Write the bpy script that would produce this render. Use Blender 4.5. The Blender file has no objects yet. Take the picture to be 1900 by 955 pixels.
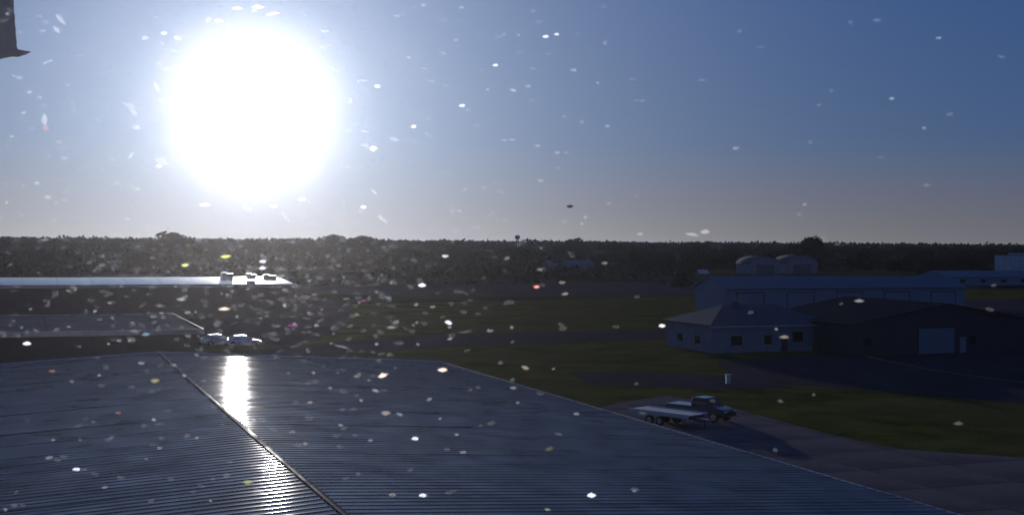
import bpy, bmesh, math, random
from mathutils import Vector, Matrix, noise

random.seed(7)
S = bpy.context.scene
C = S.collection
rad = math.radians

# ------------------------------------------------------------------ camera
F, CX, CY = 2400.0, 950.0, 477.5            # focal length and centre in photograph pixels
EYE = Vector((0, 0, 14.0))
PITCH, ROLL = math.atan(27.5 / F), rad(0.42)
fwd = Vector((0, math.cos(PITCH), -math.sin(PITCH)))
r0, u0 = Vector((1, 0, 0)), Vector((0, math.sin(PITCH), math.cos(PITCH)))
rgt = r0 * math.cos(ROLL) + u0 * math.sin(ROLL)
upv = u0 * math.cos(ROLL) - r0 * math.sin(ROLL)
cd = bpy.data.cameras.new('camera')
cam = bpy.data.objects.new('camera', cd); C.objects.link(cam)
M = Matrix((rgt, upv, -fwd)).transposed().to_4x4(); M.translation = EYE
cam.matrix_world = M
cd.sensor_width = 36; cd.lens = 36 * F / 1900; cd.clip_start = 0.05; cd.clip_end = 40000
S.camera = cam
cd.dof.use_dof = True; cd.dof.focus_distance = 120; cd.dof.aperture_fstop = cd.lens / 1.7; cd.dof.aperture_blades = 4

def ray(x, y): return (fwd * F + rgt * (x - CX) - upv * (y - CY)).normalized()
def hit(x, y, z=0.0):                       # the place seen at a picture point, on a level at height z
    d = ray(x, y); return EYE + d * ((z - EYE.z) / d.z)
def at_depth(x, y, dist):
    d = ray(x, y); return EYE + d * (dist / d.y)

# ------------------------------------------------------------------ sky, sun, exposure
sd = ray(470, 203)
SUN_EL, SUN_AZ = math.asin(sd.z), math.atan2(sd.x, sd.y)
W = bpy.data.worlds.new('World'); S.world = W; W.use_nodes = True
nt = W.node_tree; N, L = nt.nodes, nt.links
for n in list(N): N.remove(n)
out = N.new('ShaderNodeOutputWorld'); bg = N.new('ShaderNodeBackground'); L.new(bg.outputs[0], out.inputs[0])
sky = N.new('ShaderNodeTexSky'); sky.sky_type = 'NISHITA'; sky.sun_disc = False
sky.sun_elevation = SUN_EL; sky.sun_rotation = SUN_AZ
sky.altitude = 100; sky.air_density = 1.0; sky.dust_density = 0.25; sky.ozone_density = 3.5
bg.inputs[1].default_value = 0.075
def math_(op, a, b=None, c=None):
    m = N.new('ShaderNodeMath'); m.operation = op
    for i, v in enumerate((a, b, c)):
        if v is None: continue
        if isinstance(v, (int, float)): m.inputs[i].default_value = v
        else: L.new(v, m.inputs[i])
    return m.outputs[0]
geo = N.new('ShaderNodeTexCoord')
nrm = N.new('ShaderNodeVectorMath'); nrm.operation = 'NORMALIZE'; L.new(geo.outputs['Generated'], nrm.inputs[0])
dot = N.new('ShaderNodeVectorMath'); dot.operation = 'DOT_PRODUCT'
L.new(nrm.outputs[0], dot.inputs[0]); dot.inputs[1].default_value = sd
# aureole of the hazy air round the sun: falls off with the angle from the sun
ang2 = math_('MULTIPLY', math_('SUBTRACT', 1.0, dot.outputs['Value']), 2.0)       # ~ angle squared
ang = math_('SQRT', ang2)
core = math_('MULTIPLY', math_('EXPONENT', math_('MULTIPLY', math_('POWER', ang, 3.0), -1 / rad(3.2) ** 3)), 1.5)
wide = math_('MULTIPLY', math_('EXPONENT', math_('MULTIPLY', ang, -1 / rad(8.5))), 1.4)
def tint(v, col):
    m = N.new('ShaderNodeVectorMath'); m.operation = 'SCALE'; m.inputs[0].default_value = col; L.new(v, m.inputs['Scale']); return m.outputs[0]
def vadd(a, b):
    m = N.new('ShaderNodeVectorMath'); m.operation = 'ADD'; L.new(a, m.inputs[0]); L.new(b, m.inputs[1]); return m.outputs[0]
# pale lilac haze at the horizon going over into blue
sep = N.new('ShaderNodeSeparateXYZ'); L.new(nrm.outputs[0], sep.inputs[0])
rp = N.new('ShaderNodeValToRGB'); L.new(sep.outputs[2], rp.inputs[0]); el_ = rp.color_ramp.elements
el_[0].position = 0.0; el_[0].color = (.205, .20, .235, 1); el_[1].position = 1.0; el_[1].color = (.030, .065, .19, 1)
for ps, cl in ((.03, (.165, .175, .25)), (.08, (.075, .15, .33)), (.19, (.042, .12, .35)), (.45, (.035, .08, .25))):
    e_ = el_.new(ps); e_.color = (*cl, 1)
sc_ = N.new('ShaderNodeVectorMath'); sc_.operation = 'MULTIPLY'; L.new(sky.outputs[0], sc_.inputs[0]); sc_.inputs[1].default_value = (.0045, .007, .013)
low = math_('MULTIPLY', math_('EXPONENT', math_('MULTIPLY', math_('ABSOLUTE', sep.outputs[2]), -1 / .045)), math_('EXPONENT', math_('MULTIPLY', ang, -1 / rad(16))))
tot = vadd(vadd(sc_.outputs[0], vadd(rp.outputs[0], tint(low, (.34, .22, .16)))), vadd(tint(core, (1, 1, 1.02)), tint(wide, (.80, .95, 1.15))))
up10 = N.new('ShaderNodeVectorMath'); up10.operation = 'SCALE'; L.new(tot, up10.inputs[0]); up10.inputs['Scale'].default_value = 1 / 0.1
bg.inputs[1].default_value = 0.1
L.new(up10.outputs[0], bg.inputs[0])

ld = bpy.data.lights.new('sun', 'SUN'); ld.energy = 4.0; ld.angle = rad(0.53); ld.color = (1, 0.93, 0.84)
sun = bpy.data.objects.new('sun', ld); C.objects.link(sun)
sun.rotation_mode = 'QUATERNION'; sun.rotation_quaternion = sd.to_track_quat('Z', 'Y')
S.view_settings.view_transform = 'Standard'; S.view_settings.look = 'None'
S.view_settings.exposure = -0.9; S.view_settings.gamma = 1; S.view_settings.use_curve_mapping = False
S.cycles.volume_bounces = 0; S.cycles.transparent_max_bounces = 24; S.cycles.max_bounces = 6

# ------------------------------------------------------------------ materials
def mat(name, col, rough=0.8, metal=0.0, col2=None, scale=1.0, bump=0.0, bscale=None, spec=0.5, detail=6, coat=0.0, stretch=None, c3=None, s3=0.05, coords='Object'):
    m = bpy.data.materials.new(name); m.use_nodes = True
    n, l = m.node_tree.nodes, m.node_tree.links
    b = n['Principled BSDF']
    b.inputs['Base Color'].default_value = (*col, 1); b.inputs['Roughness'].default_value = rough
    b.inputs['Metallic'].default_value = metal; b.inputs['Specular IOR Level'].default_value = spec
    b.inputs['Coat Weight'].default_value = coat
    tc = n.new('ShaderNodeTexCoord'); mp = n.new('ShaderNodeMapping'); l.new(tc.outputs[coords], mp.inputs[0])
    if stretch: mp.inputs['Scale'].default_value = stretch
    if col2:
        t = n.new('ShaderNodeTexNoise'); t.inputs['Scale'].default_value = scale; t.inputs['Detail'].default_value = detail; t.inputs['Roughness'].default_value = 0.65
        l.new(mp.outputs[0], t.inputs['Vector'])
        r = n.new('ShaderNodeValToRGB'); r.color_ramp.elements[0].position = 0.35; r.color_ramp.elements[1].position = 0.68
        r.color_ramp.elements[0].color = (*col, 1); r.color_ramp.elements[1].color = (*col2, 1)
        l.new(t.outputs[0], r.inputs[0]); o = r.outputs[0]
        if c3:
            t3 = n.new('ShaderNodeTexNoise'); t3.inputs['Scale'].default_value = s3; t3.inputs['Detail'].default_value = 4
            l.new(mp.outputs[0], t3.inputs['Vector'])
            r3 = n.new('ShaderNodeValToRGB'); r3.color_ramp.elements[0].position = 0.45; r3.color_ramp.elements[1].position = 0.62
            l.new(t3.outputs[0], r3.inputs[0])
            mx = n.new('ShaderNodeMix'); mx.data_type = 'RGBA'; l.new(r3.outputs[0], mx.inputs[0]); l.new(o, mx.inputs[6]); mx.inputs[7].default_value = (*c3, 1)
            o = mx.outputs[2]
        l.new(o, b.inputs['Base Color'])
        rr = n.new('ShaderNodeMapRange'); rr.inputs[3].default_value = rough * 0.85; rr.inputs[4].default_value = min(1, rough * 1.2)
        l.new(t.outputs[0], rr.inputs[0]); l.new(rr.outputs[0], b.inputs['Roughness'])
    if bump:
        t2 = n.new('ShaderNodeTexNoise'); t2.inputs['Scale'].default_value = bscale or scale * 3; t2.inputs['Detail'].default_value = 5
        l.new(mp.outputs[0], t2.inputs['Vector'])
        bp = n.new('ShaderNodeBump'); bp.inputs['Strength'].default_value = 1.0; bp.inputs['Distance'].default_value = bump
        l.new(t2.outputs[0], bp.inputs['Height']); l.new(bp.outputs[0], b.inputs['Normal'])
    return m

MT = dict(
    roof=mat('blue_grey_metal_roofing', (0.020, 0.026, 0.048), 0.085, 0.0, (0.034, 0.040, 0.070), 0.5, 0.0005, 1.6, spec=.05, c3=(0.05, 0.046, 0.05), s3=.35),
    cap=mat('dull_ridge_flashing', (0.022, 0.036, 0.085), 0.75, 0, (0.03, 0.045, 0.10), 3.0, 0.003, 6, spec=0.012),
    trim=mat('bright_roof_trim', (0.42, 0.44, 0.48), 0.22, 0.8, (0.34, 0.36, 0.40), 2.0),
    wall_blue=mat('blue_grey_siding', (0.20, 0.23, 0.32), 0.55, 0, (0.24, 0.27, 0.36), 0.8),
    wall_grey=mat('pale_grey_siding', (0.30, 0.30, 0.34), 0.8, 0, (0.23, 0.23, 0.28), 0.7),
    wall_dark=mat('dark_brown_siding', (0.06, 0.05, 0.056), 0.7, 0, (0.045, 0.04, 0.045), 0.7),
    wall_white=mat('white_siding', (0.62, 0.64, 0.68), 0.6, 0, (0.42, 0.44, 0.48), 0.5),
    roof_dark=mat('dark_shingle_roof', (0.025, 0.028, 0.04), 0.8, 0, (0.04, 0.04, 0.055), 2.0, 0.01, spec=0.0),
    roof_slate=mat('grey_blue_shingles', (0.08, 0.09, 0.125), 0.8, 0, (0.11, 0.12, 0.16), 2.0, 0.01, spec=0.1),
    roof_blue=mat('blue_metal_roof', (0.06, 0.12, 0.20), 0.45, 0.3, (0.08, 0.15, 0.23), 0.5),
    roof_grey=mat('grey_metal_roof', (0.13, 0.13, 0.15), 0.6, 0.0, (0.17, 0.17, 0.19), 0.4, spec=0),
    roof_far=mat('smooth_metal_roof', (0.08, 0.085, 0.10), 0.17, 0.6, (0.12, 0.12, 0.14), 0.2),
    door=mat('pale_blue_door', (0.17, 0.21, 0.27), 0.6),
    glass=mat('dark_window_glass', (0.015, 0.018, 0.022), 0.12),
    grass=mat('rough_mown_grass', (0.030, 0.044, 0.010), 0.95, 0, (0.135, 0.128, 0.034), 0.16, 0.05, 3.0, spec=0.0, c3=(0.095, 0.085, 0.035), s3=0.03),
    dry=mat('dry_ground', (0.05, 0.048, 0.035), 0.95, 0, (0.07, 0.065, 0.045), 0.05, 0.04, 1.0, spec=0.0, c3=(0.022, 0.026, 0.015), s3=0.012),
    asphalt=mat('weathered_asphalt', (0.05, 0.045, 0.056), 0.85, 0, (0.07, 0.062, 0.076), 0.15, 0.006, 9.0, spec=0.0, stretch=(1, 0.35, 1)),
    concrete=mat('weathered_concrete', (0.15, 0.13, 0.14), 0.85, 0, (0.20, 0.175, 0.185), 0.35, 0.004, 8.0, spec=0.0, c3=(0.12, 0.105, 0.115), s3=0.12),
    joint=mat('dark_joint_sealant', (0.04, 0.038, 0.04), 0.9),
    yellow=mat('yellow_road_paint', (0.36, 0.29, 0.07), 0.9, 0, (0.22, 0.19, 0.07), 1.5, spec=0),
    leaf=mat('dark_foliage', (0.012, 0.017, 0.012), 0.9, 0, (0.05, 0.058, 0.034), 0.12, spec=0.0),
    leaf2=mat('brownish_foliage', (0.035, 0.032, 0.022), 0.9, 0, (0.055, 0.048, 0.032), 0.3, spec=0.0),
    bark=mat('bark', (0.07, 0.055, 0.04), 0.95),
    tyre=mat('tyre_rubber', (0.02, 0.02, 0.02), 0.85), rim=mat('wheel_rim', (0.45, 0.45, 0.47), 0.35, 0.9),
    paint_white=mat('white_car_paint', (0.75, 0.76, 0.78), 0.38, 0), paint_dark=mat('dark_car_paint', (0.03, 0.032, 0.04), 0.25, 0, coat=0.5),
    paint_silver=mat('silver_car_paint', (0.5, 0.51, 0.54), 0.36, 0.6),
    cover=mat('pale_truck_bed_cover', (0.62, 0.60, 0.62), 0.55, 0, (0.5, 0.49, 0.52), 3),
    lamp=mat('lamp_lens', (0.7, 0.7, 0.65), 0.15), tail=mat('tail_lens', (0.3, 0.01, 0.01), 0.2),
    bracket=mat('weathered_grey_metal', (0.42, 0.40, 0.42), 0.8, 0.0, (0.28, 0.28, 0.31), 9.0, 0.002, 40, spec=0.2),
    frame=mat('painted_window_frame', (0.25, 0.25, 0.26), 0.5),
    steel=mat('galvanised_steel', (0.45, 0.46, 0.48), 0.4, 0.8),
)

# dull painted roofing: weathered paint with an even, weak gloss (a dusty coat has no mirror-like grazing reflection)
for key, gl, rg in (('roof', .16, .07), ('cap', .012, .3)):
    m_ = MT[key]; n_, l_ = m_.node_tree.nodes, m_.node_tree.links; b_ = n_['Principled BSDF']; b_.inputs['Specular IOR Level'].default_value = 0; b_.inputs['Metallic'].default_value = 0
    g_ = n_.new('ShaderNodeBsdfGlossy'); g_.inputs['Color'].default_value = (.93, .95, 1, 1)
    mx_ = n_.new('ShaderNodeMixShader')
    nz = n_.new('ShaderNodeTexNoise'); nz.inputs['Scale'].default_value = 1.1; nz.inputs['Detail'].default_value = 6; tc_ = n_.new('ShaderNodeNewGeometry'); l_.new(tc_.outputs['Position'], nz.inputs[0])
    for mp_ in [a for a in n_ if a.type == 'MAPPING']: l_.new(tc_.outputs['Position'], mp_.inputs[0])
    r1 = n_.new('ShaderNodeMapRange'); r1.inputs[1].default_value = .3; r1.inputs[2].default_value = .7; r1.inputs[3].default_value = gl * .65; r1.inputs[4].default_value = gl * 1.3; l_.new(nz.outputs[0], r1.inputs[0]); l_.new(r1.outputs[0], mx_.inputs[0])
    r2 = n_.new('ShaderNodeMapRange'); r2.inputs[1].default_value = .3; r2.inputs[2].default_value = .7; r2.inputs[3].default_value = rg * 1.5; r2.inputs[4].default_value = rg * .7; l_.new(nz.outputs[0], r2.inputs[0]); l_.new(r2.outputs[0], g_.inputs['Roughness'])
    l_.new(b_.outputs[0], mx_.inputs[1]); l_.new(g_.outputs[0], mx_.inputs[2]); l_.new(mx_.outputs[0], n_['Material Output'].inputs[0])
    if b_.inputs['Normal'].links: l_.new(b_.inputs['Normal'].links[0].from_socket, g_.inputs['Normal'])

# ------------------------------------------------------------------ helpers
def tag(o, label=None, cat=None, group=None, kind=None):
    if label: o['label'] = label
    if cat: o['category'] = cat
    if group: o['group'] = group
    if kind: o['kind'] = kind
    return o
def empty(name, loc=(0, 0, 0), rz=0.0, label=None, cat=None, group=None):
    o = bpy.data.objects.new(name, None); C.objects.link(o); o.location = loc; o.rotation_euler = (0, 0, rz)
    return tag(o, label, cat, group)
def link_mesh(name, me, m=None, parent=None):
    if m is not None and not me.materials: me.materials.append(m)
    o = bpy.data.objects.new(name, me); C.objects.link(o)
    if parent is not None: o.parent = parent
    return o
def obj(name, vf, m, parent=None, smooth=False):
    me = bpy.data.meshes.new(name); me.from_pydata([tuple(v) for v in vf[0]], [], vf[1]); me.update()
    if smooth:
        for p in me.polygons: p.use_smooth = True
    return link_mesh(name, me, m, parent)
class MB:
    def __init__(s): s.v = []; s.f = []
    def add(s, v, f):
        b = len(s.v); s.v += [Vector(a) for a in v]; s.f += [tuple(i + b for i in q) for q in f]; return s
    def box(s, x0, y0, z0, x1, y1, z1, M=None):
        v = [Vector(p) for p in ((x0,y0,z0),(x1,y0,z0),(x1,y1,z0),(x0,y1,z0),(x0,y0,z1),(x1,y0,z1),(x1,y1,z1),(x0,y1,z1))]
        if M is not None: v = [M @ p for p in v]
        return s.add(v, [(0,3,2,1),(4,5,6,7),(0,1,5,4),(1,2,6,5),(2,3,7,6),(3,0,4,7)])
    def prism(s, poly, off):                # closed polygon extruded by an offset vector
        off = Vector(off); n = len(poly); v = [Vector(p) for p in poly]; v += [p + off for p in v]
        return s.add(v, [tuple(range(n))[::-1], tuple(range(n, 2 * n))] + [(i, (i + 1) % n, n + (i + 1) % n, n + i) for i in range(n)])
    def tube(s, a, b, r0, r1=None, n=8):
        a, b = Vector(a), Vector(b); r1 = r0 if r1 is None else r1
        d = (b - a).normalized(); x = d.orthogonal().normalized(); y = d.cross(x)
        v = [c + (x * math.cos(t) + y * math.sin(t)) * r for c, r in ((a, r0), (b, r1)) for t in [2 * math.pi * k / n for k in range(n)]]
        return s.add(v, [(k, (k + 1) % n, n + (k + 1) % n, n + k) for k in range(n)] + [tuple(range(n))[::-1], tuple(range(n, 2 * n))])
    def build(s, name, m, parent=None, smooth=False): 
        o = obj(name, (s.v, s.f), m, parent, smooth)
        bm = bmesh.new(); bm.from_mesh(o.data); bmesh.ops.recalc_face_normals(bm, faces=bm.faces); bm.to_mesh(o.data); bm.free()
        return o
def children(o): return [c for c in C.objects if c.parent == o]
def copy_tree(o, parent=None):
    c = o.copy(); C.objects.link(c); c.parent = parent
    for ch in list(children(o)): copy_tree(ch, c)
    return c

# the airfield's building grid: everything is turned by this bearing
AZ = rad(-20.6)
q = Vector((math.sin(AZ), math.cos(AZ), 0)); p = Vector((math.cos(AZ), -math.sin(AZ), 0)); RZ = -AZ

# ------------------------------------------------------------------ ground and paving
def sheet(name, pts, z, m, kind='structure', sub=None):
    me = bpy.data.meshes.new(name); me.from_pydata([(a.x, a.y, z) for a in pts], [], [tuple(range(len(pts)))]); me.update()
    o = link_mesh(name, me, m); o['kind'] = kind; return o
def pix(*pts): return [hit(x, y) for x, y in pts]
G = 9000
mb = MB(); 
nn = 60
gv = [Vector((-G + 2 * G * i / nn, -300 + (2 * G) * j / nn, 0)) for j in range(nn + 1) for i in range(nn + 1)]
gf = [(j * (nn + 1) + i, j * (nn + 1) + i + 1, (j + 1) * (nn + 1) + i + 1, (j + 1) * (nn + 1) + i) for j in range(nn) for i in range(nn)]
ground = obj('ground', (gv, gf), MT['dry']); ground['kind'] = 'structure'
sheet('grass_field', pix((120, 1500), (2600, 1500), (3000, 700), (2500, 538), (1700, 536), (1200, 552), (560, 566), (-400, 600)), 0.004, MT['grass'])
sheet('far_grass_field', pix((1500, 540), (2300, 534), (2100, 552), (1500, 556)), 0.012, MT['grass'])
# taxiway across the left, its asphalt running under the left-hand buildings
sheet('taxiway', pix((-700, 640), (560, 640), (640, 604), (655, 566), (560, 545), (1240, 548), (2300, 520), (2300, 512), (1200, 522), (560, 526), (-700, 520)), 0.016, MT['asphalt'])
sheet('road', pix((500, 668), (860, 642), (1260, 628), (1275, 614), (1235, 612), (800, 620), (560, 640), (480, 650)), 0.020, MT['asphalt'])
sheet('service_road', pix((1060, 692), (1190, 690), (1390, 700), (1480, 720), (1310, 722), (1090, 712)), 0.024, MT['asphalt'])
sheet('hangar_forecourt', pix((1360, 700), (1330, 672), (1500, 660), (1540, 650), (2100, 640), (2300, 742), (1900, 748), (1640, 726), (1480, 714)), 0.028, MT['asphalt'])
sheet('side_pavement', pix((1775, 556), (2300, 548), (2400, 592), (1800, 600)), 0.024, MT['asphalt'])
ln = pix((1585, 655), (1640, 668), (1740, 688), (1850, 704), (1960, 716), (2100, 728))
lv, lf = [], []
for i, a in enumerate(ln):
    t = ((ln[min(i + 1, len(ln) - 1)] - ln[max(i - 1, 0)])).normalized(); n_ = Vector((-t.y, t.x, 0)) * 0.16
    lv += [Vector((a.x, a.y, 0.034)) - n_, Vector((a.x, a.y, 0.034)) + n_]
    if i: lf.append((2 * i - 2, 2 * i, 2 * i + 1, 2 * i - 1))
yl = obj('painted_guide_line', (lv, lf), MT['yellow']); yl['kind'] = 'structure'

# concrete apron beside the big roof: slabs with recessed joints
ap = pix((1150, 748), (1240, 735), (1335, 752), (1500, 797), (1600, 822), (1680, 836), (1900, 851), (2500, 880), (2500, 1800), (700, 1800), (960, 800))
base = sheet('concrete_apron', ap, 0.03, MT['joint'])
def clip(poly, nrm_, d):
    o_ = []
    for i in range(len(poly)):
        a, b = poly[i], poly[(i + 1) % len(poly)]; da, db = a.dot(nrm_) - d, b.dot(nrm_) - d
        if da <= 0: o_.append(a)
        if (da < 0 < db) or (db < 0 < da): o_.append(a + (b - a) * (da / (da - db)))
    return o_
def flat(a): return Vector((a.x, a.y, 0))
apf = [flat(a) for a in ap]
SL = 6.1
us = [a.dot(p) for a in apf]; vs = [a.dot(q) for a in apf]
for i in range(int(min(us) // SL), int(max(us) // SL) + 1):
    for j in range(int(min(vs) // SL), int(max(vs) // SL) + 1):
        c = p * ((i + .5) * SL) + q * ((j + .5) * SL)
        if c.y < 38 or c.y > 130: continue
        h = SL / 2 - 0.035
        poly = apf
        for d_ in (p, q, -p, -q): poly = clip(poly, d_, c.dot(d_) + h); 
        if len(poly) < 3: continue
        vis = any(abs(a.x / a.y) < 0.45 for a in poly)
        if not vis: continue
        cc = sum(poly, Vector()) / len(poly)
        zt = 0.10 + random.uniform(-.006, .006)
        s_ = MB().prism([Vector((a.x - cc.x, a.y - cc.y, 0)) for a in poly], (0, 0, zt - 0.031)).build('concrete_slab', MT['concrete'], base)
        s_.location = (cc.x, cc.y, 0.031)

# ------------------------------------------------------------------ the big ribbed roof below the camera
D = 4.3; T = 0.057
RH = EYE.z - D
near = hit(640, 955, RH); far_end = hit(290, 655, RH)
R0 = near - q * 14.0; LEN = (far_end - R0).dot(q); HALF = 11.4
PW = 0.915                                     # one roofing sheet
hangar = empty('hangar_building', (R0.x, R0.y, 0), RZ, 'big building below with a ribbed blue grey metal roof filling the foreground', 'building')
prof = [(0, 0)]
for k in range(3):
    b = k * PW / 3
    prof += [(b + .045, 0), (b + .062, .002), (b + .085, .010), (b + .095, .0115), (b + .118, .0115), (b + .128, .010), (b + .151, .002), (b + .168, 0), (b + .225, .0010), (b + PW / 3, 0)]
sheets = []
for side in (1, -1):
    NS = 5; vv, ff = [], []; HL = HALF / 2 + .12
    for s_ in range(NS + 1):
        x = HL * s_ / NS
        for (y, z) in prof: vv.append((side * x, y, z - x * T))
    m_ = len(prof)
    for s_ in range(NS):
        for k in range(m_ - 1):
            f_ = (s_ * m_ + k, (s_ + 1) * m_ + k, (s_ + 1) * m_ + k + 1, s_ * m_ + k + 1)
            ff.append(f_ if side > 0 else f_[::-1])
    me = bpy.data.meshes.new('roof_sheet'); me.from_pydata(vv, [], ff); me.update()
    for pl in me.polygons: pl.use_smooth = True
    me.materials.append(MT['roof']); sheets.append(me)
nS = int(LEN / PW)
for i in range(nS):
    for k, side in enumerate((1, -1)):
        for half in (0, 1):                     # upper sheet laps over the lower one
            o = link_mesh('roof_sheet', sheets[k], None, hangar)
            x = half * (HALF / 2 - .12)
            o.location = (side * x, LEN - (i + 1) * PW, RH - x * T + (.006 if not half else 0) + random.uniform(-.0012, .0012))
            o.rotation_euler = (random.gauss(0, .0010), random.gauss(0, .0007), 0)
cap = MB()
for s_ in (1, -1):
    cap.add([(0, -.02, .030), (s_ * .03, -.02, .0285), (s_ * .055, -.02, .027), (0, LEN + .05, .030), (s_ * .03, LEN + .05, .0285), (s_ * .055, LEN + .05, .027)],
            [(0, 1, 4, 3), (1, 2, 5, 4)] if s_ > 0 else [(3, 4, 1, 0), (4, 5, 2, 1)])
cap.build('ridge_cap', MT['cap'], hangar, True).location = (0, 0, RH)
scr = bpy.data.meshes.new('screw'); sv = [(0, 0, .012)] + [(math.cos(a * math.pi / 4) * r_, math.sin(a * math.pi / 4) * r_, z_) for r_, z_ in ((.011, .008), (.016, -.004)) for a in range(8)]
scr.from_pydata(sv, [], [(0, 1 + k, 1 + (k + 1) % 8) for k in range(8)] + [(1 + k, 9 + k, 9 + (k + 1) % 8, 1 + (k + 1) % 8) for k in range(8)]); scr.materials.append(MT['steel'])
for pl in scr.polygons: pl.use_smooth = True
for k in range(int(LEN / .915)):
    link_mesh('screw', scr, None, hangar).location = (.07 if k % 2 else .04, .3 + k * .915, RH + .031)
for s_ in (1, -1):
    g = MB(); n = 8
    for k in range(n):                          # rounded rake trim along the far gable
        a0, a1 = math.pi * k / n, math.pi * (k + 1) / n
        pts = []
        for a in (a0, a1):
            for x in (0, HALF): pts.append((s_ * x, LEN + .05 - math.cos(a) * .09, RH - x * T + math.sin(a) * .055 + .012))
        g.add(pts, [(0, 1, 3, 2)])
    g.build('rake_trim', MT['trim'], hangar, True)
    e = RH - HALF * T
    MB().prism([(s_ * (HALF + .0), 0, e - .02), (s_ * (HALF + .13), 0, e - .02), (s_ * (HALF + .13), 0, e - .15), (s_ * HALF, 0, e - .15)], (0, LEN, 0)).build('eave_gutter', MT['trim'] if s_ < 0 else MT['wall_blue'], hangar)
    MB().box(s_ * (HALF - .25) - .06, 0, 0, s_ * (HALF - .25) + .06, LEN - .1, e - .03).build('wall', MT['wall_blue'], hangar)
for y in (0.0, LEN - .14):
    MB().prism([(-HALF + .32, y, 0), (HALF - .32, y, 0), (HALF - .32, y, RH - HALF * T - .03), (0, y, RH - .03), (-HALF + .32, y, RH - HALF * T - .03)], (0, .1, 0)).build('wall', MT['wall_blue'], hangar)

# ------------------------------------------------------------------ other buildings
def win(parent, x, z, w, h, y=0.0, m=None):
    f = MB()
    for b in ((x - w/2 - .08, z - .08, x + w/2 + .08, z), (x - w/2 - .08, z + h, x + w/2 + .08, z + h + .08), (x - w/2 - .08, z, x - w/2, z + h), (x + w/2, z, x + w/2 + .08, z + h)):
        f.box(b[0], y - .06, b[1], b[2], y - .002, b[3])
    fo = f.build('window', MT['wall_dark'], parent)
    MB().box(x - w/2, y - .03, z, x + w/2, y - .004, z + h).build('pane', m or MT['glass'], fo)
    return fo
def door(parent, x, w, h, y=0.0, m=None, ribs=5):
    d = MB().box(x - w/2, y - .05, 0.03, x + w/2, y - .002, h).build('door', m or MT['door'], parent)
    fr = MB(); fr.box(x - w/2 - .15, y - .09, 0.03, x - w/2, y - .004, h + .15); fr.box(x + w/2, y - .09, 0.03, x + w/2 + .15, y - .004, h + .15); fr.box(x - w/2, y - .09, h, x + w/2, y - .004, h + .15)
    fr.build('door_frame', MT['wall_dark'], parent)
    for k in range(1, ribs):
        MB().box(x - w/2 + .05, y - .075, h * k / ribs - .03, x + w/2 - .05, y - .051, h * k / ribs + .03).build('door_rib', m or MT['door'], d)
    return d
def walls(root, Wd, Ln, H, m, t=.2):
    MB().box(0, 0, 0, Wd, t, H).build('wall', m, root); MB().box(0, Ln - t, 0, Wd, Ln, H).build('wall', m, root)
    MB().box(0, t, 0, t, Ln - t, H).build('wall', m, root); MB().box(Wd - t, t, 0, Wd, Ln - t, H).build('wall', m, root)
def slabpoly(name, pts, th, m, root):
    n_ = (Vector(pts[1]) - Vector(pts[0])).cross(Vector(pts[2]) - Vector(pts[0])).normalized()
    if n_.z < 0: n_ = -n_
    return MB().prism([Vector(a) for a in pts], n_ * th).build(name, m, root)
def seams(pa, pb, pc, pd, n, th, m, root, w=.05, h=.05):
    """standing seams on a roof slope; pa-pb eave, pd-pc ridge"""
    pa, pb, pc, pd = map(Vector, (pa, pb, pc, pd)); nv = (pb - pa).cross(pd - pa).normalized()
    if nv.z < 0: nv = -nv
    mbs = MB(); ex = (pb - pa).normalized() * w
    for k in range(1, n):
        t = k / n; a = pa.lerp(pb, t) + nv * th; b = pd.lerp(pc, t) + nv * th
        mbs.prism([a, a + ex, b + ex, b], nv * h)
    o = mbs.build('roof_seams', m, root); o['kind'] = 'stuff'; return o
def ridge_x(root, Wd, Ln, H, R, m, wallm, oh=.4, nse=30):          # ridge runs left-right
    y = Ln / 2; k = (R - H) / y
    a = [(-oh, -oh, H - oh * k), (Wd + oh, -oh, H - oh * k), (Wd + oh, y, R), (-oh, y, R)]
    b = [(-oh, Ln + oh, H - oh * k), (Wd + oh, Ln + oh, H - oh * k), (Wd + oh, y, R), (-oh, y, R)]
    slabpoly('roof', a, .12, m, root); slabpoly('roof', b, .12, m, root)
    if nse: seams(*a, nse, .12, m, root)
    for x in (0, Wd - .2): MB().prism([(x, .01, H), (x, Ln - .01, H), (x, y, R - .02)], (.2, 0, 0)).build('gable', wallm, root)
def ridge_y(root, Wd, Ln, H, R, m, wallm, oh=.4, nse=24):          # gable end faces the viewer
    x = Wd / 2; k = (R - H) / x
    a = [(-oh, -oh, H - oh * k), (-oh, Ln + oh, H - oh * k), (x, Ln + oh, R), (x, -oh, R)]
    b = [(Wd + oh, -oh, H - oh * k), (Wd + oh, Ln + oh, H - oh * k), (x, Ln + oh, R), (x, -oh, R)]
    slabpoly('roof', a, .12, m, root); slabpoly('roof', b, .12, m, root)
    for s_ in (a, b):
        if nse: seams(*s_, nse, .12, m, root)
    for y in (0, Ln - .2): MB().prism([(.01, y, H), (Wd - .01, y, H), (x, y, R - .02)], (0, .2, 0)).build('gable', wallm, root)
def site(name, x, y, label, cat='building', group=None):
    g = hit(x, y); return empty(name, (g.x, g.y, 0), RZ, label, cat, group)
def width_to(x, y, x2):                                            # front length along the grid to a picture column
    g = hit(x, y); d = ray(x2, y); t = d.x / d.y                    # (g + p*s).x / .y = t
    return (t * g.y - g.x) / (p.x - t * p.y)

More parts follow.
